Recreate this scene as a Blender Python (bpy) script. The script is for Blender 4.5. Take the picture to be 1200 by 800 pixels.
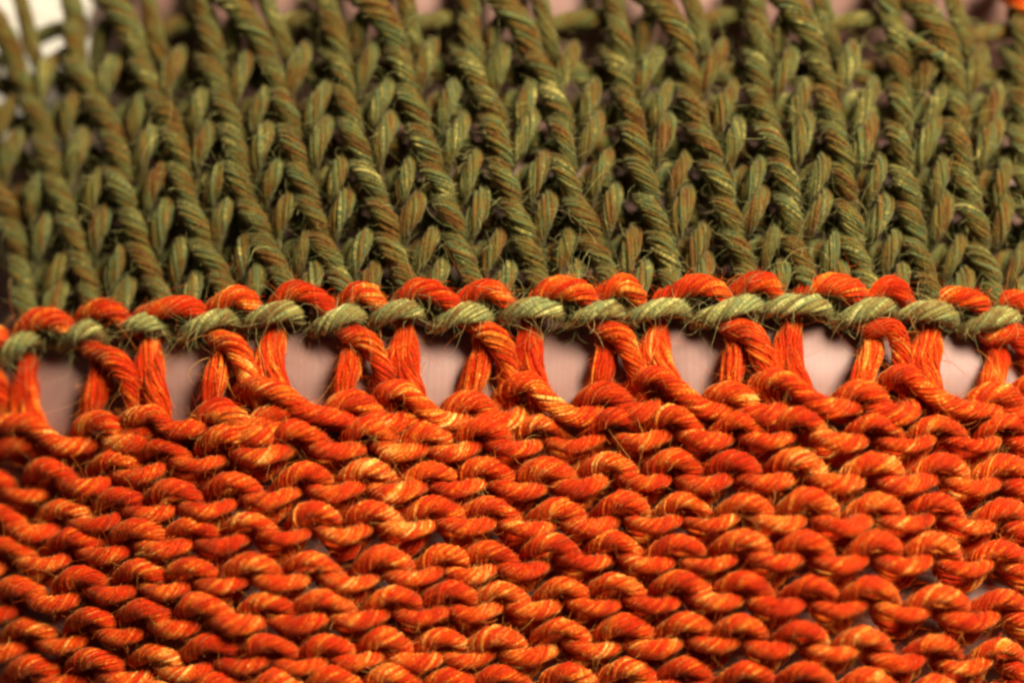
import bpy, bmesh, math, random
import numpy as np
from mathutils import Vector, Matrix

for o in list(bpy.data.objects):
    bpy.data.objects.remove(o)
scene = bpy.context.scene
col = scene.collection
rng = np.random.default_rng(7)
random.seed(7)
MM = 0.001

# ------------------------------------------------------------------ camera
TABLE_Z = 0.0
CLOTH_Z = 24.0                       # mm, mean height of the cloth above the table
TILT = math.radians(12)
DIST = 200.0
LENS = 100.0
TARGET = np.array([0.0, 0.0, CLOTH_Z])
CAM = TARGET + DIST * np.array([0.0, -math.sin(TILT), math.cos(TILT)])
cam_data = bpy.data.cameras.new("camera")
cam = bpy.data.objects.new("camera", cam_data)
col.objects.link(cam)
cam.location = Vector(CAM * MM)
cam.rotation_euler = (TILT, 0, 0)
cam_data.lens = LENS
cam_data.sensor_width = 36.0
cam_data.clip_start = 0.005
cam_data.clip_end = 20.0
cam_data.dof.use_dof = True
cam_data.dof.focus_distance = 0.1990
cam_data.dof.aperture_fstop = 7.0
cam_data.dof.aperture_blades = 7
scene.camera = cam
CR = np.array([1.0, 0, 0])
CU = np.array([0, math.cos(TILT), math.sin(TILT)])
CF = np.array([0, math.sin(TILT), -math.cos(TILT)])

# ------------------------------------------------------------------ world, lamps, exposure
world = bpy.data.worlds.new("World")
scene.world = world
world.use_nodes = True
bg = world.node_tree.nodes["Background"]
bg.inputs[0].default_value = (1.0, 0.93, 0.86, 1)
bg.inputs[1].default_value = 0.05


def lamp(name, loc, aim, size, power, color):
    d = bpy.data.lights.new(name, 'AREA')
    d.shape = 'DISK'
    d.size = size
    d.energy = power
    d.color = color
    o = bpy.data.objects.new(name, d)
    col.objects.link(o)
    o.location = loc
    o.rotation_euler = (Vector(aim) - Vector(loc)).to_track_quat('-Z', 'Y').to_euler()
    return o


lamp("key_lamp", (0.135, 0.110, 0.265), (0.005, -0.004, 0.024), 0.12, 2.5, (1.0, 0.89, 0.73))
vs = scene.view_settings
vs.view_transform = 'Standard'
vs.look = 'None'
vs.exposure = 0.0
vs.gamma = 1.0
vs.use_curve_mapping = False
scene.render.engine = 'CYCLES'
scene.cycles.filter_width = 2.5

# ------------------------------------------------------------------ pixel of the photograph -> point on the draped cloth


def cloth(x, y):
    """height of the draped cloth, mm"""
    l = np.minimum(x + 4.0, 0.0)
    r = np.maximum(x - 20.0, 0.0)
    t = np.maximum(y - 6.0, 0.0)
    b = np.minimum(y + 8.0, 0.0)
    w = np.clip((4.0 - y) / 10.0, 0, 1)
    w = w * w * (3 - 2 * w)
    fold = -1.35 * w * np.sin((x + 8.5) * 2 * math.pi / 42.0)      # slack folds in the orange part
    return (fold + CLOTH_Z - 0.0050 * l * l - 0.0060 * r * r - 0.0025 * t * t - 0.009 * b * b
            + 0.35 * np.cos((y + 1.8) * 2 * math.pi / 15.5))


def P(px, py, h=0.0):
    """photo pixel -> mm point at height h above the cloth (h in mm)"""
    px = np.asarray(px, float)
    py = np.asarray(py, float)
    # uneven tension of hand knitting: a slow wander of the stitches
    px, py = (px + 2.6 * np.sin(px / 61 + py / 37) + 2.0 * np.sin(py / 23 - px / 97 + 2),
              py + 2.2 * np.sin(px / 83 - py / 41 + 1) + 1.6 * np.sin(px / 29 + py / 53))
    h = np.asarray(h, float) + 0 * px
    u = (px - 600.0) / 1200.0 * 36.0 / LENS
    v = -(py - 400.0) / 1200.0 * 36.0 / LENS
    d = CF + u[..., None] * CR + v[..., None] * CU
    z = np.full(u.shape, CLOTH_Z)
    for _ in range(8):
        t = (z - CAM[2]) / d[..., 2]
        p = CAM + t[..., None] * d
        z = cloth(p[..., 0], p[..., 1])
    p[..., 2] = z + h
    # keep the lateral place on the cloth, only lift by h
    return p


PX = 0.06   # mm per photo pixel on the cloth

# ------------------------------------------------------------------ materials


def newmat(name):
    m = bpy.data.materials.new(name)
    m.use_nodes = True
    nt = m.node_tree
    b = nt.nodes["Principled BSDF"]
    return m, nt, b


def ramp(nt, stops):
    r = nt.nodes.new("ShaderNodeValToRGB")
    e = r.color_ramp.elements
    while len(e) < len(stops):
        e.new(0.5)
    for i, (p, c) in enumerate(stops):
        e[i].position = p
        e[i].color = (*c, 1)
    return r


def yarn_material(name, stops, patch_scale, sheen_col, sheen, spec, strand_w=0.55):
    m, nt, b = newmat(name)
    L = nt.links.new
    at = nt.nodes.new("ShaderNodeAttribute")
    at.attribute_name = "fibre"
    sep = nt.nodes.new("ShaderNodeSeparateColor")
    L(at.outputs["Color"], sep.inputs[0])
    geo = nt.nodes.new("ShaderNodeNewGeometry")
    # soft blends of dyed wool; on the orange also patches of painted golden highlight
    n1 = nt.nodes.new("ShaderNodeTexNoise")
    n1.inputs["Scale"].default_value = patch_scale
    n1.inputs["Detail"].default_value = 3.0
    L(geo.outputs["Position"], n1.inputs["Vector"])
    # streaks inside a strand: noise stretched along the strand (attribute g = length in mm, r = strand id)
    comb = nt.nodes.new("ShaderNodeCombineXYZ")
    mu = nt.nodes.new("ShaderNodeMath"); mu.operation = 'MULTIPLY'; mu.inputs[1].default_value = 9.0
    L(sep.outputs[1], mu.inputs[0])
    mr = nt.nodes.new("ShaderNodeMath"); mr.operation = 'MULTIPLY'; mr.inputs[1].default_value = 60.0
    L(sep.outputs[0], mr.inputs[0])
    mb = nt.nodes.new("ShaderNodeMath"); mb.operation = 'MULTIPLY'; mb.inputs[1].default_value = 7.0
    L(sep.outputs[2], mb.inputs[0])
    L(mu.outputs[0], comb.inputs[0]); L(mr.outputs[0], comb.inputs[1]); L(mb.outputs[0], comb.inputs[2])
    n2 = nt.nodes.new("ShaderNodeTexNoise")
    n2.inputs["Scale"].default_value = 1.0
    n2.inputs["Detail"].default_value = 4.0
    L(comb.outputs[0], n2.inputs["Vector"])
    a1 = nt.nodes.new("ShaderNodeMath"); a1.operation = 'MULTIPLY'; a1.inputs[1].default_value = strand_w
    L(sep.outputs[0], a1.inputs[0])
    a2 = nt.nodes.new("ShaderNodeMath"); a2.operation = 'MULTIPLY_ADD'; a2.inputs[1].default_value = 0.9
    L(n2.outputs["Fac"], a2.inputs[0]); L(a1.outputs[0], a2.inputs[2])
    a3 = nt.nodes.new("ShaderNodeMath"); a3.operation = 'MULTIPLY_ADD'; a3.inputs[1].default_value = 1.15
    L(n1.outputs["Fac"], a3.inputs[0]); L(a2.outputs[0], a3.inputs[2])
    a4 = nt.nodes.new("ShaderNodeMath"); a4.operation = 'SUBTRACT'
    a4.inputs[1].default_value = 0.5 * strand_w + 1.025 - 0.5
    L(a3.outputs[0], a4.inputs[0])
    r = ramp(nt, stops)
    L(a4.outputs[0], r.inputs[0])
    L(r.outputs[0], b.inputs["Base Color"])
    b.inputs["Roughness"].default_value = 0.7
    b.inputs["Specular IOR Level"].default_value = spec
    b.inputs["Specular Tint"].default_value = (*sheen_col, 1)
    b.inputs["Sheen Weight"].default_value = sheen
    b.inputs["Sheen Roughness"].default_value = 0.45
    b.inputs["Sheen Tint"].default_value = (*sheen_col, 1)
    # fine fibre relief
    bp = nt.nodes.new("ShaderNodeBump")
    bp.inputs["Strength"].default_value = 0.5
    bp.inputs["Distance"].default_value = 0.00012
    L(n2.outputs["Fac"], bp.inputs["Height"])
    L(bp.outputs[0], b.inputs["Normal"])
    return m


M_ORANGE = yarn_material("orange_wool", [
    (0.05, (0.28, 0.004, 0.001)), (0.40, (0.50, 0.014, 0.0012)),
    (0.62, (0.59, 0.056, 0.003)), (0.80, (0.72, 0.19, 0.015)), (0.97, (0.9, 0.46, 0.11))], 300, (1.0, 0.6, 0.18), 0.45, 0.25, 0.55)  # golden end of the ramp puts lamp highlights into the fibre colour
M_OLIVE = yarn_material("olive_wool", [
    (0.05, (0.065, 0.018, 0.004)), (0.25, (0.130, 0.048, 0.008)), (0.42, (0.125, 0.080, 0.013)),
    (0.58, (0.098, 0.098, 0.020)), (0.72, (0.058, 0.092, 0.042)), (0.84, (0.20, 0.165, 0.034)),
    (1.0, (0.42, 0.34, 0.10))], 420, (0.9, 0.8, 0.4), 0.35, 0.2, 0.55)


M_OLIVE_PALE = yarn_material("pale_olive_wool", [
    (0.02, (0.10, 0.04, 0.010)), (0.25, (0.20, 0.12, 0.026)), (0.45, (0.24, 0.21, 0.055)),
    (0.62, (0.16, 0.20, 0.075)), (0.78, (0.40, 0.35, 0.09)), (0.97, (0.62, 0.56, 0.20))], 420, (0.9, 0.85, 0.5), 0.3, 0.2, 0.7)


def skin_material():
    m, nt, b = newmat("skin")
    L = nt.links.new
    tc = nt.nodes.new("ShaderNodeNewGeometry")
    n = nt.nodes.new("ShaderNodeTexNoise")
    n.inputs["Scale"].default_value = 260
    n.inputs["Detail"].default_value = 5
    L(tc.outputs["Position"], n.inputs["Vector"])
    r = ramp(nt, [(0.3, (0.255, 0.135, 0.104)), (0.7, (0.325, 0.183, 0.143))])
    L(n.outputs["Fac"], r.inputs[0])
    L(r.outputs[0], b.inputs["Base Color"])
    b.inputs["Roughness"].default_value = 0.5
    b.inputs["Specular IOR Level"].default_value = 0.35
    b.inputs["Subsurface Weight"].default_value = 0.35
    b.inputs["Subsurface Radius"].default_value = (1.0, 0.4, 0.22)
    b.inputs["Subsurface Scale"].default_value = 0.0015
    # skin ridges run across the finger and bend a little
    mp = nt.nodes.new("ShaderNodeMapping")
    mp.inputs["Scale"].default_value = (1.0, 0.35, 1.0)
    L(tc.outputs["Position"], mp.inputs["Vector"])
    w = nt.nodes.new("ShaderNodeTexWave")
    w.inputs["Scale"].default_value = 620
    w.inputs["Distortion"].default_value = 6
    w.inputs["Detail"].default_value = 3
    w.inputs["Detail Scale"].default_value = 0.4
    L(mp.outputs[0], w.inputs["Vector"])
    v = nt.nodes.new("ShaderNodeTexVoronoi")
    v.feature = 'DISTANCE_TO_EDGE'
    v.inputs["Scale"].default_value = 900
    L(tc.outputs["Position"], v.inputs["Vector"])
    ad = nt.nodes.new("ShaderNodeMath"); ad.operation = 'MULTIPLY_ADD'
    ad.inputs[1].default_value = 0.6
    L(w.outputs["Fac"], ad.inputs[0]); L(v.outputs["Distance"], ad.inputs[2])
    bp = nt.nodes.new("ShaderNodeBump")
    bp.inputs["Strength"].default_value = 0.06
    bp.inputs["Distance"].default_value = 0.0001
    L(ad.outputs[0], bp.inputs["Height"])
    L(bp.outputs[0], b.inputs["Normal"])
    return m


def table_material():
    m, nt, b = newmat("white_tabletop")
    L = nt.links.new
    tc = nt.nodes.new("ShaderNodeNewGeometry")
    n = nt.nodes.new("ShaderNodeTexNoise")
    n.inputs["Scale"].default_value = 90
    n.inputs["Detail"].default_value = 6
    L(tc.outputs["Position"], n.inputs["Vector"])
    r = ramp(nt, [(0.3, (0.60, 0.56, 0.47)), (0.7, (0.70, 0.66, 0.57))])
    L(n.outputs["Fac"], r.inputs[0])
    L(r.outputs[0], b.inputs["Base Color"])
    b.inputs["Roughness"].default_value = 0.45
    return m


M_SKIN = skin_material()
M_TABLE = table_material()

# ------------------------------------------------------------------ the setting: white tabletop


def tag(o, label=None, category=None, kind=None, group=None):
    if label: o["label"] = label
    if category: o["category"] = category
    if kind: o["kind"] = kind
    if group: o["group"] = group
    return o


def tabletop():
    bm = bmesh.new()
    bmesh.ops.create_cube(bm, size=1.0)
    for v in bm.verts:
        v.co.x *= 0.9
        v.co.y *= 0.6
        v.co.z = v.co.z * 0.02 - 0.01
    bmesh.ops.bevel(bm, geom=bm.edges[:], offset=0.002, segments=2, affect='EDGES')
    me = bpy.data.meshes.new("tabletop")
    bm.to_mesh(me); bm.free()
    me.materials.append(M_TABLE)
    o = bpy.data.objects.new("tabletop", me)
    col.objects.link(o)
    tag(o, "white tabletop glimpsed through the gaps at the top of the knitting", None, "structure")


tabletop()

# ------------------------------------------------------------------ the hand under the cloth


def hand():
    """Open left-behind hand, palm towards the viewer, fingers pointing left, the palm outside the frame on the right."""
    bm = bmesh.new()

    def blob(c, r, sc=(1, 1, 1)):
        g = bmesh.ops.create_icosphere(bm, subdivisions=3, radius=1.0)
        for v in g['verts']:
            v.co = Vector((c[0] + v.co.x * r * sc[0], c[1] + v.co.y * r * sc[1], c[2] + v.co.z * r * sc[2]))

    def limb(pts, rads, steps=9):
        for (a, ra), (b_, rb) in zip(zip(pts, rads), zip(pts[1:], rads[1:])):
            a = np.array(a, float); b_ = np.array(b_, float)
            for k in range(steps + 1):
                t = k / steps
                blob(a * (1 - t) + b_ * t, ra * (1 - t) + rb * t)

    def fz(x, y, r, gap):
        return float(cloth(np.array(x), np.array(y))) - gap - r

    # (tip x, knuckle x, y at tip, y at knuckle, radius); mm
    fingers = [(-42, 50, -17.6, -16.9, 8.9, 4.6),     # index
               (-46, 54, -2.6, -1.8, 8.9, 1.35),       # middle
               (-44, 51, 11.5, 12.8, 8.5, 3.0),       # ring
               (-28, 44, 27.0, 30.2, 6.9, 1.5)]       # little
    for tx, kx, y0, y1, r, gap in fingers:
        pts, rads = [], []
        L = kx - tx
        for f, rr in ((0.0, .74), (0.06, .88), (.16, 1.0), (.29, .95), (.34, .99), (.46, 1.03), (.58, .98),
                      (.64, 1.02), (.8, 1.06), (1.0, 1.1)):
            x = tx + L * f
            g = f if r > 7 else min(max((x - 5) / 20, 0), 1)       # the little finger bends away
            y = y0 + (y1 - y0) * g
            R = r * rr
            zz = max(fz(x, y, R, gap), R + .6) if f > 0 else max(fz(x, y, R, gap) - 1.5, R + .5)
            pts.append((x, y, zz)); rads.append(R)
        limb(pts, rads, 5)
    # palm, heel, thumb and a stub of the wrist, right of the frame
    for (x, y, z, r, s) in [(66, -12, 11, 12, (1.5, 1.1, .85)), (66, 4, 11, 12, (1.5, 1.1, .85)),
                            (66, 20, 11, 12, (1.5, 1.1, .85)), (90, -10, 11, 13, (1.5, 1.1, .85)),
                            (90, 6, 11, 13, (1.5, 1.1, .82)), (88, 20, 11, 12, (1.6, 1.0, .9)),
                            (116, -8, 13, 14, (1.4, 1.2, .9)), (116, 12, 12, 13, (1.4, 1.1, .9)),
                            (140, 2, 13, 15, (1.8, 1.5, .8)), (165, 2, 13, 14, (2, 1.6, .85))]:
        blob((x, y, z), r, s)
    limb([(112, -18, 13), (92, -34, 14), (70, -46, 13), (52, -52, 11), (44, -54, 10.5)],
         [13, 12, 9.5, 8.5, 7.2], 7)
    me = bpy.data.meshes.new("hand")
    bm.to_mesh(me); bm.free()
    for v in me.vertices:
        v.co *= MM
    o = bpy.data.objects.new("hand", me)
    col.objects.link(o)
    md = o.modifiers.new("remesh", 'REMESH')
    md.mode = 'VOXEL'
    md.voxel_size = 0.0011
    md.use_smooth_shade = True
    sm = o.modifiers.new("smooth", 'SMOOTH')
    sm.factor = 0.6
    sm.iterations = 24
    dg = bpy.context.evaluated_depsgraph_get()
    me2 = bpy.data.meshes.new_from_object(o.evaluated_get(dg))
    o.modifiers.clear()
    o.data = me2
    me2.name = "hand"
    # joint creases across the palm side of each finger
    n = len(me2.vertices)
    co = np.empty(n * 3, np.float32)
    me2.vertices.foreach_get("co", co)
    co = co.reshape(-1, 3) * 1000
    for tx, kx, y0, y1, r, gap in fingers:
        L = kx - tx
        for f in (.30, .32, .60, .615):
            cx = tx + L * f
            yy = y0 + (y1 - y0) * f
            w = np.exp(-((co[:, 0] - cx - .12 * (co[:, 1] - yy)) / .55) ** 2) * (np.abs(co[:, 1] - yy) < r * .95) \
                * (co[:, 2] > 8)
            co[:, 2] -= 0.45 * w
    me2.vertices.foreach_set("co", (co * MM).astype(np.float32).ravel())
    me2.polygons.foreach_set("use_smooth", np.ones(len(me2.polygons), bool))
    me2.materials.clear()
    me2.materials.append(M_SKIN)
    me2.update()
    tag(o, "pinkish bare fingers of a hand held flat behind the knitting, showing through its eyelets", "hand")
    return o


hand()

# ------------------------------------------------------------------ yarn


def smooth_noise(shape_lead, n, k):
    """(lead, n) smooth random rows in about -1..1 with k knots"""
    kn = rng.normal(0, 0.6, (shape_lead, k + 3))
    x = np.linspace(0, k, n)
    i = np.minimum(x.astype(int), k - 1)
    t = x - i
    t = t * t * (3 - 2 * t)
    return kn[:, i] * (1 - t) + kn[:, i + 1] * t


def resample(pts, rad, n):
    """Catmull-Rom through pts, n points evenly spaced"""
    pts = np.asarray(pts, float)
    rad = np.asarray(rad, float)
    q = np.vstack([2 * pts[0] - pts[1], pts, 2 * pts[-1] - pts[-2]])
    qr = np.concatenate([[rad[0]], rad, [rad[-1]]])
    out, outr = [], []
    for i in range(len(pts) - 1):
        t = np.linspace(0, 1, 14, endpoint=(i == len(pts) - 2))[:, None]
        a, b, c, d = q[i], q[i + 1], q[i + 2], q[i + 3]
        out.append(0.5 * (2 * b + (c - a) * t + (2 * a - 5 * b + 4 * c - d) * t ** 2 + (3 * b - a - 3 * c + d) * t ** 3))
        outr.append((qr[i + 1] * (1 - t) + qr[i + 2] * t)[:, 0])
    c = np.vstack(out)
    r = np.concatenate(outr)
    s = np.concatenate([[0], np.cumsum(np.linalg.norm(np.diff(c, axis=0), axis=1))])
    u = np.linspace(0, s[-1], n)
    return np.stack([np.interp(u, s, c[:, k]) for k in range(3)], 1), np.interp(u, s, r), u


def norm(v):
    return v / (np.linalg.norm(v, axis=-1, keepdims=True) + 1e-12)


_quads = {}


def quad_pattern(n, sides):
    k = (n, sides)
    if k not in _quads:
        i = np.arange(n - 1)[:, None]
        j = np.arange(sides)[None, :]
        j2 = (j + 1) % sides
        q = np.stack([i * sides + j, i * sides + j2, (i + 1) * sides + j2, (i + 1) * sides + j], -1).reshape(-1, 4)
        _quads[k] = q
    return _quads[k]


def tubes(curves, rad, sides, ref, attr, squash=1.0):
    """curves (S,n,3), rad (S,n), ref (S,n,3) outward direction; -> verts, quads, attr(verts,4)"""
    S, n, _ = curves.shape
    t = norm(np.gradient(curves, axis=1))
    e1 = norm(ref - t * np.sum(ref * t, -1, keepdims=True))
    e2 = np.cross(t, e1)
    a = np.arange(sides) * 2 * math.pi / sides
    ring = (np.cos(a)[None, None, :, None] * e1[:, :, None, :] * squash
            + np.sin(a)[None, None, :, None] * e2[:, :, None, :])
    v = curves[:, :, None, :] + rad[:, :, None, None] * ring
    q = quad_pattern(n, sides)
    off = (np.arange(S) * n * sides)[:, None, None]
    quads = (q[None] + off).reshape(-1, 4)
    at = np.repeat(attr.reshape(S, n, 1, 4), sides, axis=2).reshape(-1, 4)
    return v.reshape(-1, 3), quads, at


def yarn_geometry(pts, rads, seg=0.30, strands=14, fibres=115, twist=1.0, fly=0.8, angle=38, lo=False):
    """A twisted woollen yarn along pts (mm): a core, a layer of helical strands, loose surface fibres."""
    pts = np.asarray(pts, float)
    L = np.sum(np.linalg.norm(np.diff(pts, axis=0), axis=1))
    n = int(max(12, L / seg))
    c, R, u = resample(pts, rads, n)
    R = R * (1 + .09 * smooth_noise(1, n, max(3, n // 5))[0])
    T = norm(np.gradient(c, axis=0))
    N = np.zeros_like(c)
    up = np.array([0.0, 0.0, 1.0])
    N0 = up - T[0] * (up @ T[0])
    if np.linalg.norm(N0) < .2:
        N0 = np.array([0, 1.0, 0]) - T[0] * T[0][1]
    N[0] = norm(N0)
    for i in range(1, n):
        w = N[i - 1] - T[i] * (N[i - 1] @ T[i])
        N[i] = w / np.linalg.norm(w)
    B = np.cross(T, N)
    ph0 = rng.uniform(0, 6.28)
    yid = rng.uniform()
    rate = -twist * math.tan(math.radians(angle)) / (0.85 * np.mean(R))     # radians per mm, S twist
    V, Q, A = [], [], []
    base = 0

    def add(v, q, a):
        nonlocal base
        V.append(v); Q.append(q + base); A.append(a); base += len(v)

    # core
    at = np.zeros((1, n, 4)); at[..., 0] = .3; at[..., 1] = u; at[..., 2] = yid; at[..., 3] = 0
    add(*tubes(c[None], (R * .88)[None], 7, N[None], at))
    # helical strands
    S = strands
    ang = ph0 + np.arange(S)[:, None] * 2 * math.pi / S + rng.normal(0, .12, (S, 1)) + rate * u[None] \
        + .22 * smooth_noise(S, n, max(2, n // 7))
    rho = R[None] * (.84 + .06 * smooth_noise(S, n, max(2, n // 6)) + rng.normal(0, .045, (S, 1)))
    out = np.cos(ang)[..., None] * N[None] + np.sin(ang)[..., None] * B[None]
    cur = c[None] + rho[..., None] * out
    sr = R[None] * (math.pi * .86 / S) * (rng.uniform(.65, 1.35, (S, 1)) + .12 * smooth_noise(S, n, max(2, n // 5)))
    at = np.zeros((S, n, 4))
    at[..., 0] = rng.uniform(0, 1, (S, 1)); at[..., 1] = u[None]; at[..., 2] = yid; at[..., 3] = 1
    tv, tq, ta = tubes(cur, sr, 4, out, at, .9)
    # strands on the underside lie buried in the cloth: keep only the core there
    oz = out[..., 2].repeat(4).reshape(-1)
    keep = oz[tq].max(1) > -.5
    tq = tq[keep]
    used = np.zeros(len(tv), bool); used[tq] = True
    idx = np.cumsum(used) - 1
    add(tv[used], idx[tq], ta[used])
    # thin fibres lying on and leaving the surface
    F = fibres
    if F:
        m = 7
        a0 = rng.uniform(-.05, .75, F)
        a1 = np.minimum(a0 + rng.uniform(.2, .55, F), 1.0)
        a0 = np.maximum(a0, 0)
        f = a0[:, None] + (a1 - a0)[:, None] * np.linspace(0, 1, m)[None]
        fi = f * (n - 1)
        i0 = np.minimum(fi.astype(int), n - 2)
        ft = (fi - i0)
        g = lambda arr: arr[i0] * (1 - ft[..., None]) + arr[i0 + 1] * ft[..., None]
        cc, NN, BB = g(c), g(N), g(B)
        RR = R[i0]
        uu = f * u[-1]
        an = rng.uniform(0, 6.28, (F, 1)) + rate * rng.uniform(.5, 1.25, (F, 1)) * uu + .35 * smooth_noise(F, m, 3)
        lift = rng.uniform(0, 1, (F, 1)) < fly
        end = np.linspace(0, 1, m)[None]
        rr = RR * (1.00 + .05 * smooth_noise(F, m, 3) + lift * rng.uniform(.05, .85, (F, 1)) ** 1.7 * np.clip(end * 1.5 - .5, 0, 1) ** 1.5)
        oo = np.cos(an)[..., None] * NN + np.sin(an)[..., None] * BB
        cu = cc + rr[..., None] * oo
        fr = rng.uniform(.010, .024, (F, 1)) * (1 - .6 * end)
        at = np.zeros((F, m, 4))
        at[..., 0] = rng.uniform(.02, .98, (F, 1)); at[..., 1] = uu; at[..., 2] = yid; at[..., 3] = 1
        tt = norm(np.gradient(cu, axis=1))
        side = np.cross(tt, oo)
        side = norm(side + .35 * rng.normal(0, 1, (F, 1, 1)) * oo) * fr[..., None] * 1.3
        rv = np.stack([cu - side, cu + side], 2).reshape(-1, 3)
        ii = (np.arange(F)[:, None] * m + np.arange(m - 1)[None]).ravel() * 2
        rq = np.stack([ii, ii + 1, ii + 3, ii + 2], 1)
        add(rv, rq, np.repeat(at.reshape(-1, 4), 2, axis=0))
    return np.vstack(V), np.vstack(Q), np.vstack(A), c


def build(name, v, q, at, material, parent, origin):
    """mesh object with its origin at `origin` (mm), child of parent (whose world place is parent['_o'] )"""
    me = bpy.data.meshes.new(name)
    nv, nq = len(v), len(q)
    me.vertices.add(nv)
    me.vertices.foreach_set("co", ((v - origin) * MM).astype(np.float32).ravel())
    me.loops.add(nq * 4)
    me.loops.foreach_set("vertex_index", q.astype(np.int32).ravel())
    me.polygons.add(nq)
    me.polygons.foreach_set("loop_start", (np.arange(nq) * 4).astype(np.int32))
    me.polygons.foreach_set("loop_total", np.full(nq, 4, np.int32))
    me.update(calc_edges=True)
    me.polygons.foreach_set("use_smooth", np.ones(nq, bool))
    ca = me.attributes.new("fibre", 'FLOAT_COLOR', 'POINT')
    ca.data.foreach_set("color", at.astype(np.float32).ravel())
    me.materials.append(material)
    o = bpy.data.objects.new(name, me)
    col.objects.link(o)
    po = np.zeros(3)
    if parent is not None:
        o.parent = parent
        po = ORIGIN[parent.name]
    o.location = Vector((np.asarray(origin) - po) * MM)
    ORIGIN[o.name] = np.asarray(origin, float)
    return o


ORIGIN = {}
TRI = 0
PATHS = []       # (centre line, radius, colour) for the fuzz


def strand_part(name, px_pts, rad_px, material, parent, **kw):
    """yarn part from (photo px, py, height above the cloth in mm) points, radius in photo pixels"""
    global TRI
    a = np.asarray(px_pts, float)
    p = P(a[:, 0], a[:, 1], a[:, 2])
    r = np.asarray(rad_px, float) * PX * np.ones(len(a))
    v, q, at, c = yarn_geometry(p, r, **kw)
    TRI += 2 * len(q)
    PATHS.append((c, float(np.mean(r)), 0 if material is M_ORANGE else 1, name))
    return build(name, v, q, at, material, parent, c[len(c) // 2])


swatch = bpy.data.objects.new("knitted_swatch", None)
col.objects.link(swatch)
swatch.empty_display_size = 0.01
swatch.location = (0, 0, 0.020)
ORIGIN["knitted_swatch"] = np.array([0, 0, 20.0])
tag(swatch, "hand-knitted swatch, olive green above and orange below, with a row of eyelets between", "knitting")

J = lambda s=1.5: random.uniform(-s, s)


def back_row(name, xs, ys, amp, depth, rad, material):
    """the yarn that links the stitches of one row behind the face of the cloth"""
    pts = []
    for i in range(len(xs) - 1):
        x0, x1, y0, y1 = xs[i], xs[i + 1], ys[i], ys[i + 1]
        pts.append((x0, y0 - amp, depth))
        pts.append((.5 * (x0 + x1), .5 * (y0 + y1) + amp, depth - .25))
    return strand_part(name, pts, rad, material, swatch, seg=.42, strands=10, fibres=100, lo=True)


# ------------------------------------------------------------------ orange purl rows below the eyelets
PX_ROWS = [
    ([-15, 60, 137, 194, 265, 342, 430, 497, 567, 636, 716, 786, 862, 934, 1024, 1100, 1177, 1250],
     [566, 552, 540, 528, 516, 508, 507, 507, 503, 500, 496, 496, 497, 493, 496, 499, 498, 500]),
    ([0, 75, 140, 202, 272, 352, 430, 502, 567, 637, 712, 790, 862, 937, 1020, 1097, 1170, 1245],
     [608, 597, 583, 576, 567, 558, 553, 556, 550, 547, 543, 542, 545, 545, 545, 545, 546, 548]),
    ([12, 87, 157, 217, 287, 367, 442, 512, 575, 650, 725, 800, 872, 947, 1025, 1100, 1177, 1250],
     [644, 633, 627, 618, 611, 603, 602, 600, 597, 595, 590, 590, 592, 592, 595, 595, 596, 598]),
    ([20, 95, 162, 225, 295, 365, 445, 515, 575, 645, 725, 795, 867, 940, 1022, 1093, 1172, 1248],
     [689, 680, 672, 667, 662, 659, 655, 653, 648, 641, 637, 636, 636, 635, 638, 643, 649, 654]),
    ([30, 105, 172, 242, 315, 379, 455, 525, 585, 660, 727, 800, 872, 947, 1022, 1097, 1170, 1246],
     [736, 728, 719, 711, 708, 703, 700, 696, 695, 692, 687, 683, 682, 685, 692, 700, 706, 712]),
    ([36, 112, 185, 241, 312, 380, 452, 520, 583, 657, 727, 796, 867, 940, 1015, 1092, 1170, 1246],
     [783, 775, 767, 762, 759, 757, 752, 748, 747, 741, 737, 737, 737, 738, 749, 755, 762, 768]),
    ([42, 118, 190, 248, 318, 388, 460, 531, 588, 668, 735, 800, 872, 944, 1015, 1090, 1168, 1244],
     [830, 821, 812, 806, 802, 798, 795, 793, 792, 789, 787, 787, 789, 790, 796, 803, 812, 820]),
]
for ri, (xs, ys) in enumerate(PX_ROWS):
    xs = [xs[0] - 75] + xs
    ys = [ys[0] + 9] + ys
    row = back_row("orange_purl_row", xs, [y + 18 for y in ys], 17, -2.2, 12.5, M_ORANGE)
    for i, (x, y) in enumerate(zip(xs, ys)):
        x += J(2.2); y += J(2)
        hz = random.uniform(-.3, .3)
        rr = 9.7 * random.uniform(.87, 1.12)
        t1 = random.uniform(-1.5, 3.0)
        nx = xs[i + 1] if i + 1 < len(xs) else x + 74
        ny = ys[i + 1] if i + 1 < len(xs) else y
        if -40 < x < 1240 and y < 825:
            strand_part("purl_bump", [(x - 35, y + 13 + t1, -2.0), (x - 23, y + 4 + t1, -.2 + hz), (x - 1, y - 4, .8 + hz),
                                      (x + 22, y + 3 - t1, .1 + hz), (x + 35, y + 13 - t1, -1.5)],
                        [rr * .7, rr * .98, rr * 1.12, rr * 1.0, rr * .72], M_ORANGE, row, angle=44)
        xl = .5 * (x + nx) + 2 + J(); yl = .5 * (y + ny) + 22 + J()
        if -40 < xl < 1240 and yl < 822:
            rr *= random.uniform(.92, 1.04)
            strand_part("purl_bump", [(xl - 36, yl - 13 + t1, -1.5), (xl - 22, yl - 3 + t1, .05 + hz), (xl, yl + 4, .75 + hz),
                                      (xl + 22, yl - 3 - t1, .0), (xl + 35, yl - 13 - t1, -1.9)],
                        [rr * .7, rr * .97, rr * 1.1, rr * .97, rr * .7], M_ORANGE, row, angle=44)

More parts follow.
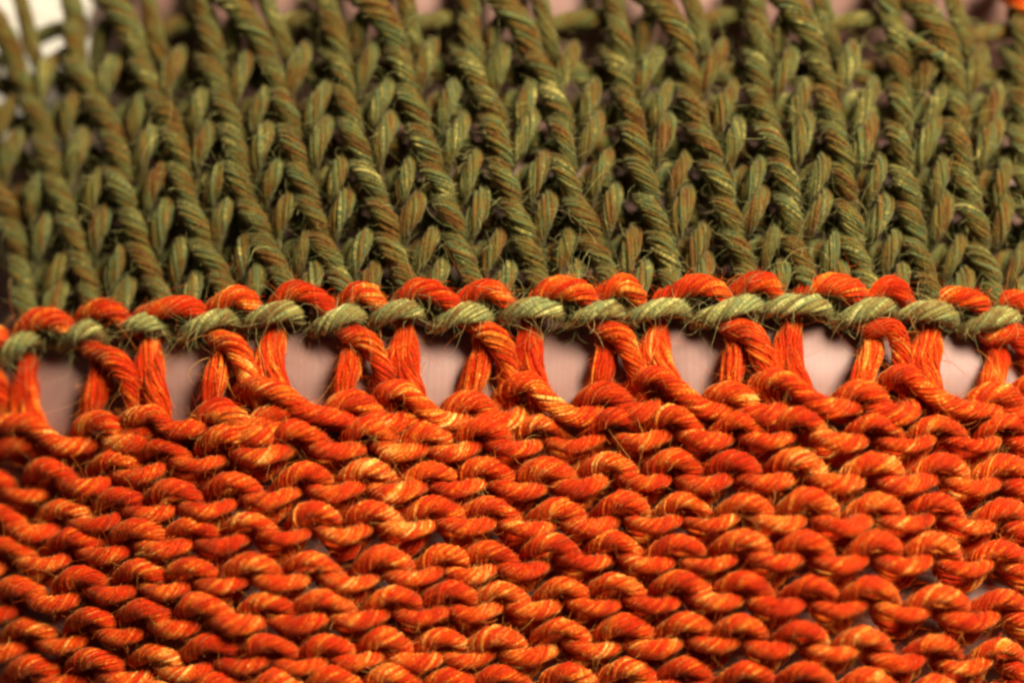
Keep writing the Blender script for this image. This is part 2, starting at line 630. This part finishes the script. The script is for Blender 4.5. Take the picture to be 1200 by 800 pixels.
# ------------------------------------------------------------------ eyelet row: posts, bars, small bumps
eyelet_row = back_row("eyelet_row", [-60 + 74 * k for k in range(18)],
                      [np.interp(-60 + 74 * k, [0, 100, 200, 300, 450, 700, 1000, 1200], [522, 520, 508, 494, 490, 482, 476, 482])
                       for k in range(18)], 4, -1.9, 12, M_ORANGE)
POSTS_A = [  # the thick strand leaning over the left of each pair of posts
    [(-40, 412), (-18, 430), (0, 452)],
    [(103, 411), (132, 426), (150, 452)],
    [(250, 394), (277, 408), (293, 432)],
    [(405, 387), (432, 401), (449, 432)],
    [(552, 382), (575, 396), (592, 428)],
    [(704, 381), (732, 395), (747, 428)],
    [(856, 381), (882, 393), (898, 424)],
    [(1012, 385), (1040, 389), (1058, 414)],
    [(1162, 396), (1187, 395), (1206, 420)],
]
for (a, b, c) in POSTS_A:
    strand_part("eyelet_post", [(a[0] - 10, a[1] - 12, -1.3), (a[0] + 3, a[1] + 1, -.2), (b[0], b[1], .45),
                                (c[0] - 4, c[1] - 8, .05), (c[0] + 2, c[1] + 16, -.7), (c[0] + 2, c[1] + 36, -1.5)],
                [10, 12.2, 13.6, 13, 12, 10], M_ORANGE, eyelet_row)
POSTS_B = [((28, 424), (20, 478)), ((171, 400), (163, 446)), ((318, 386), (312, 440)), ((471, 386), (463, 434)),
           ((617, 380), (607, 424)), ((773, 377), (763, 424)), ((926, 372), (916, 424)), ((1089, 384), (1075, 424))]
for (a, b) in POSTS_B:
    strand_part("eyelet_post", [(a[0] + 5, a[1] - 16, -1.4), (a[0] + 2, a[1] + 2, -.9), (.5 * (a[0] + b[0]) - 1, .5 * (a[1] + b[1]), -.75),
                                (b[0] - 2, b[1] - 2, -.95), (b[0] - 5, b[1] + 22, -1.1), (b[0] - 4, b[1] + 62, -1.7)],
                [10, 12.5, 13.4, 13, 12, 10], M_ORANGE, eyelet_row, twist=.35)
    # the darker strand going down behind it on the right
    strand_part("eyelet_post", [(a[0] + 4, a[1] - 6, -1.9), (a[0] + 6, .5 * (a[1] + b[1]), -1.2), (b[0] + 15, b[1] + 8, -.5),
                                (b[0] + 24, b[1] + 34, -.6), (b[0] + 24, b[1] + 66, -1.5)], [10, 12, 14, 13, 11], M_ORANGE, eyelet_row, twist=.4)
for (a, b, c) in POSTS_A:
    strand_part("eyelet_post", [(a[0] + 8, a[1] + 4, -1.6), (a[0] + 10, a[1] + 26, -.9), (a[0] + 3, a[1] + 50, -.5),
                                (a[0] - 6, a[1] + 78, -1.0)], [12, 14.5, 15, 13], M_ORANGE, eyelet_row, twist=.3)
BARS = [  # the long strand running under each eyelet, from the left post down to the right
    [(-25, 508), (5, 494), (37, 494), (62, 507), (84, 514), (110, 506)],
    [(140, 494), (160, 487), (182, 484), (203, 497), (225, 498), (248, 489)],
    [(284, 455), (304, 450), (330, 455), (358, 472), (385, 482), (412, 482)],
    [(440, 466), (455, 455), (474, 453), (497, 466), (520, 482), (548, 476)],
    [(588, 459), (606, 450), (626, 450), (650, 467), (676, 480), (709, 472)],
    [(740, 452), (756, 441), (774, 440), (797, 456), (820, 474), (852, 468)],
    [(880, 451), (898, 439), (917, 438), (942, 453), (970, 470), (1006, 464)],
    [(1042, 444), (1056, 436), (1072, 438), (1097, 455), (1130, 472), (1172, 470)],
    [(1190, 462), (1206, 450), (1225, 452), (1250, 470)],
]
for b in BARS:
    n = len(b)
    b = [(x, y + np.interp(i / (len(b) - 1), [0, .35, .6, 1], [1, 3, 10, 8])) for i, (x, y) in enumerate(b)]
    zz = np.interp(np.linspace(0, 1, n), [0, .2, .45, .8, 1], [-1.2, .4, .75, .6, -.5])
    pts = [(b[0][0] - 6, b[0][1] + 14, -1.7)] + [(x, y, z) for (x, y), z in zip(b, zz)] + [(b[-1][0] + 14, b[-1][1] - 6, -1.7)]
    strand_part("eyelet_bar", pts, [9] + [11.2] * n + [9], M_ORANGE, eyelet_row, fibres=120, angle=44)
RB = [(120, 486), (262, 478), (415, 463), (555, 461), (712, 454), (856, 453), (1016, 449), (1170, 456)]
for (x, y) in [(x - 4, y + 8) for x, y in RB]:     # small bump right of each eyelet and the one tucked below it
    strand_part("purl_bump", [(x - 30, y + 14, -1.4), (x - 18, y + 4, 0), (x, y - 1, .55), (x + 18, y + 4, .2), (x + 32, y + 16, -1)],
                [10, 11.8, 12.8, 11.8, 10], M_ORANGE, eyelet_row)
    strand_part("purl_bump", [(x + 8, y + 12, -.8), (x + 22, y + 23, .1), (x + 42, y + 26, .4), (x + 58, y + 20, -.1), (x + 70, y + 8, -1.5)],
                [10, 11.8, 12.8, 11.8, 10], M_ORANGE, eyelet_row)
for (x, y) in [(22, 520), (172, 508), (310, 500), (330, 484), (480, 490)]:
    strand_part("purl_bump", [(x - 36, y + 10, -1.2), (x - 20, y + 3, -.3), (x, y, 0), (x + 20, y + 3, -.3), (x + 36, y + 12, -1.3)],
                [10, 11.8, 12.8, 11.8, 10], M_ORANGE, eyelet_row)

# ------------------------------------------------------------------ olive stocking-stitch rows above
ROPES = [
    [(-55, 75), (-35, 150), (-12, 200), (5, 242), (15, 287), (24, 332), (34, 365)],
    [(12, 60), (25, 92), (45, 145), (57, 190), (67, 222), (82, 267), (95, 312), (108, 350)],
    [(80, 60), (97, 92), (119, 132), (130, 170), (138, 215), (157, 265), (170, 307), (187, 345)],
    [(160, 50), (170, 72), (185, 120), (200, 165), (213, 215), (230, 260), (245, 307), (262, 340)],
    [(238, 50), (245, 72), (260, 120), (271, 165), (279, 212), (300, 262), (315, 305), (330, 338)],
    [(302, 50), (312, 75), (330, 120), (342, 167), (350, 212), (365, 257), (382, 300), (400, 336)],
    [(382, 50), (390, 77), (407, 122), (417, 165), (431, 213), (445, 255), (460, 297), (478, 332)],
    [(460, 50), (470, 82), (482, 125), (495, 165), (511, 213), (525, 257), (540, 300), (557, 332)],
    [(546, 50), (552, 75), (565, 115), (577, 160), (590, 213), (607, 250), (620, 295), (630, 332)],
    [(620, 50), (630, 80), (645, 120), (655, 162), (666, 211), (682, 257), (695, 300), (709, 330)],
    [(715, 50), (722, 80), (732, 115), (740, 160), (751, 210), (765, 255), (775, 300), (784, 332)],
    [(792, 50), (800, 75), (812, 117), (822, 162), (837, 212), (850, 257), (862, 295), (876, 325)],
    [(878, 50), (885, 80), (892, 117), (904, 167), (914, 216), (925, 265), (935, 302), (946, 335)],
    [(950, 50), (957, 80), (967, 120), (977, 165), (985, 215), (997, 262), (1002, 300), (1016, 332)],
    [(1043, 50), (1045, 75), (1049, 120), (1052, 170), (1060, 216), (1066, 262), (1073, 300), (1088, 332)],
    [(1105, 50), (1110, 95), (1122, 142), (1127, 187), (1131, 230), (1137, 276), (1150, 310), (1162, 338)],
    [(1188, 50), (1193, 95), (1197, 150), (1198, 200), (1202, 240), (1210, 285), (1220, 320), (1232, 345)],
]
ROW_Y = [80, 121, 163, 206, 249, 292, 330]


def off(x):
    return np.interp(x, [0, 60, 100, 165, 250, 400, 700, 900, 1000, 1100, 1200], [30, 26, 20, 13, 7, 2, 0, 2, 6, 11, 16])


def rope_x(k, y):
    a = np.array(ROPES[k])
    return float(np.interp(y, a[:, 1], a[:, 0]))


for r, y0 in enumerate(ROW_Y):
    xs, ys = [], []
    for k in range(len(ROPES)):
        xk = rope_x(k, y0)
        xs += [xk, xk + 38]
        yy = y0 + off(xk) * (.45 + .55 * r / 6)
        ys += [yy + 6, yy - 6]
    row = back_row("olive_knit_row", xs, ys, 7, -1.7, 10.5, M_OLIVE)
    for k in range(len(ROPES)):
        xk = rope_x(k, y0)
        y = y0 + off(xk) * (.45 + .55 * r / 6) + J(2.5)
        xk = rope_x(k, y) + J(1.8)
        slope = (rope_x(k, y + 25) - rope_x(k, y - 25)) / 50.0
        hz = random.uniform(-.1, .15)
        if -30 < xk < 1235:
            h = 27
            dx = slope * h + 8.5
            rr = 11.5 * random.uniform(.94, 1.06)
            strand_part("left_leg", [(xk - dx * 1.0 - 1, y - h - 6, -1.2), (xk - dx * .6, y - h * .6, .0 + hz), (xk, y, .85 + hz),
                                     (xk + dx * .62, y + h * .58, .55 + hz), (xk + dx * 1.0 + 1, y + h + 6, -.7)],
                        [rr * .8, rr * .97, rr * 1.05, rr, rr * .8], M_OLIVE, row)
        xl = xk + 38 + J(1.5)
        if -30 < xl < 1235:
            rr = (9.0 if r % 2 else 10.2) * random.uniform(.93, 1.1)
            zig = 4 if r % 2 else -3
            if r == 0 and k % 2:
                zig = -8
            last = r == len(ROW_Y) - 1
            strand_part("right_leg", [(xl + 12 + zig, y - 34, -1.0), (xl + 8 + zig, y - 18, .15), (xl + 1 + zig, y, .6),
                                      (xl - 6 + zig, y + 18, .25), (xl - 10 + zig, y + 33, -1.2)],
                        [rr * .6, rr * .95, rr * 1.06, rr * .85, rr * .4], M_OLIVE, row, twist=.45, strands=11, fibres=90, fly=.8)

# ------------------------------------------------------------------ upper lace row of the olive part
lace = back_row("olive_lace_row", [-60 + 40 * k for k in range(34)], [75 + off(-60 + 40 * k) * .3 for k in range(34)],
                4, -1.5, 6.5, M_OLIVE)
for k in range(len(ROPES)):
    x0, y0 = ROPES[k][0]
    s = off(x0) * .35
    if not -40 < x0 < 1240:
        continue
    if k % 2 == 0:      # straight column beside an eyelet
        x0 += 6
        strand_part("lace_leg", [(x0 - 12, -38 + s, -.8), (x0 - 9, -18 + s, .3), (x0 - 5, 0 + s, .6), (x0 + 0, 16 + s, .3), (x0 + 4, 30 + s, -.7)],
                    [11, 12.5, 13, 12, 10], M_OLIVE, lace)
        strand_part("lace_leg", [(x0 - 6, 5 + s, -.8), (x0 - 3, 22 + s, .35), (x0 + 2, 40 + s, .85), (x0 + 7, 58 + s, .6), (x0 + 12, 74 + s, -.6)],
                    [11, 12.5, 13.5, 13, 10], M_OLIVE, lace)
        strand_part("lace_leg", [(x0 + 40, 6 + s, -1.5), (x0 + 36, 20 + s, -.3), (x0 + 31, 36 + s, .0), (x0 + 28, 52 + s, -.5), (x0 + 26, 62 + s, -1.4)],
                    [7, 10, 10.5, 9, 6], M_OLIVE, lace, twist=.2)
    else:               # two stitches knitted together
        strand_part("lace_leg", [(x0 - 62, -30 + s, -.9), (x0 - 45, -8 + s, .4), (x0 - 24, 12 + s, 1.3), (x0 - 6, 36 + s, 1.25),
                                 (x0 + 5, 56 + s, .7), (x0 + 12, 76 + s, -.6)],
                    [11, 14, 15.5, 15.5, 14, 11], M_OLIVE, lace, fibres=90)
        strand_part("lace_leg", [(x0 + 4, -34 + s, -1), (x0 + 9, -14 + s, .1), (x0 + 15, 8 + s, .5), (x0 + 21, 32 + s, .45), (x0 + 28, 52 + s, -.1), (x0 + 34, 68 + s, -1.3)],
                    [9, 10, 10.5, 10.5, 9.5, 7], M_OLIVE, lace, twist=.6)
        # yarn-over bar above the eyelet
        xe = ROPES[k + 1][0][0] if k + 1 < len(ROPES) else x0 + 85
        yb = 20 + s + (10 if x0 > 950 else 0)
        strand_part("lace_bar", [(x0 + 18, yb + 10, -1.7), (x0 + 34, yb + 3, -1.0), (.5 * (x0 + xe) + 14, yb - 2, -.9), (xe - 14, yb - 3, -1.0), (xe, yb - 8, -1.7)],
                    [9, 10.5, 10.5, 10.5, 10], M_OLIVE, lace)
# loose end lying across the stitches at the upper right
strand_part("loose_end", [(1058, 46, .9), (1072, 58, 1.6), (1090, 70, 1.7), (1106, 79, 1.3)], [4.2, 5, 5, 4], M_OLIVE, lace, seg=.2, strands=5, fibres=4)
# orange stitch of the next stripe just peeping in at the upper right corner
strand_part("orange_stitch", [(1164, -26, -.6), (1180, -8, .5), (1196, 8, 1.0), (1214, 22, .5), (1228, 38, -.6)], [15, 17, 18, 17, 15], M_ORANGE, lace)

# ------------------------------------------------------------------ join: orange loops above, olive loops below
join_row = back_row("join_row", [-60 + 37 * k for k in range(36)],
                    [np.interp(-60 + 37 * k, [0, 60, 150, 250, 350, 600, 900, 1000, 1200], [406, 396, 381, 373, 369, 366, 361, 365, 377]) for k in range(36)],
                    3, -.75, 8, M_OLIVE)
OL = [((-50, 405), (-22, 385), (14, 402)),
      ((22, 391), (52, 370), (90, 390)), ((98, 374), (122, 359), (152, 376)), ((165, 369), (200, 351), (236, 367)),
      ((244, 358), (270, 340), (299, 360)), ((318, 353), (345, 335), (388, 361)), ((396, 352), (422, 336), (450, 358)),
      ((470, 352), (497, 336), (538, 362)), ((541, 351), (570, 332), (598, 353)), ((625, 348), (652, 331), (695, 354)),
      ((697, 344), (725, 326), (751, 348)), ((771, 346), (810, 327), (853, 350)), ((857, 343), (882, 326), (912, 344)),
      ((937, 341), (970, 328), (1008, 353)), ((1012, 349), (1040, 335), (1063, 358)), ((1089, 353), (1120, 341), (1158, 364)),
      ((1166, 355), (1188, 345), (1216, 367))]
for a, pk, b in OL:
    strand_part("orange_loop", [(a[0] - 4, a[1] + 17, -1.2), (a[0] + 5, a[1] + 3, .5), (pk[0], pk[1] + 11, 1.5),
                                (b[0] - 12, b[1] - 5, 1.3), (b[0] + 3, b[1] + 10, -.3)],
                [9.5, 11, 12.2, 11.6, 9], M_ORANGE, join_row, strands=11)
GL = [((2, 412), (52, 396)), ((76, 398), (124, 388)), ((145, 383), (192, 377)), ((217, 382), (274, 370)),
      ((290, 371), (350, 364)), ((374, 375), (428, 367)), ((440, 371), (494, 366)), ((516, 374), (572, 368)),
      ((590, 364), (655, 364)), ((676, 369), (730, 361)), ((742, 363), (806, 357)), ((828, 367), (892, 357)),
      ((899, 357), (968, 359)), ((985, 370), (1044, 363)), ((1052, 367), (1118, 369)), ((1138, 378), (1197, 372)),
      ((-70, 425), (-16, 412))]
for a, b in GL:
    mx, my = .5 * (a[0] + b[0]), .5 * (a[1] + b[1])
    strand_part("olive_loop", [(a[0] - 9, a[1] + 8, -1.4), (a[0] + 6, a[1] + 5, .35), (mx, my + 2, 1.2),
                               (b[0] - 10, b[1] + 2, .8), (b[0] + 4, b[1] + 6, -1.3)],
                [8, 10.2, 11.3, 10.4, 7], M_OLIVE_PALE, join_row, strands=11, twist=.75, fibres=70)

# ------------------------------------------------------------------ wool fuzz: loose hairs nobody could count


def fuzz(name, colour, material, count):
    """curly hairs standing off the yarn"""
    pool = [(c, r) for c, r, k, nm in PATHS if k == colour]
    near = [(c, r) for c, r, k, nm in PATHS if k == colour and nm in ('olive_loop', 'eyelet_post', 'orange_loop', 'eyelet_bar')]
    m = 8
    cur = np.zeros((count, m, 3))
    for i in range(count):
        hole = rng.uniform() < .12
        src = near if hole else pool
        c, r = src[rng.integers(len(src))]
        j = rng.integers(2, len(c) - 2)
        d = norm(np.array([rng.normal(0, 1), rng.normal(0, 1), abs(rng.normal(.5, .6))]))
        p = c[j] + d * r * .9
        length = rng.uniform(.6, 2.2) if rng.uniform() < (.6 if hole else .93) else rng.uniform(2.5, 6)
        dirn = norm(d + rng.normal(0, .7, 3))
        curl = rng.normal(0, 1.0, 3) * rng.uniform(.2, 1.1)
        q = p.copy()
        for s in range(m):
            cur[i, s] = q
            q = q + dirn * length / m
            dirn = norm(dirn + np.cross(curl, dirn) * .35 + rng.normal(0, .10, 3) - np.array([0, 0, .03]))
    rad = rng.uniform(.0, 1, (count, 1)) ** 3 * .020 + .010
    rad = rad * np.linspace(1, .5, m)[None]
    ref = np.tile(np.array([0.3, 0.2, 1.0]), (count, m, 1))
    at = np.zeros((count, m, 4))
    at[..., 0] = rng.uniform(.5, 1.3, (count, 1)); at[..., 1] = np.linspace(0, 3, m)[None]
    at[..., 2] = rng.uniform(0, 1, (count, 1)); at[..., 3] = 1
    v, q, a = tubes(cur, rad, 3, ref, at)
    v = v.reshape(-1, 3)
    global TRI
    TRI += 2 * len(q)
    o = build(name, v, q, a, material, swatch, np.array([0, 0, 24.0]))
    o["kind"] = "stuff"


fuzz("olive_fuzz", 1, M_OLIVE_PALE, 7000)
fuzz("orange_fuzz", 0, M_ORANGE, 5200)
print("TRIANGLES", TRI, "PARTS", len(bpy.data.objects))
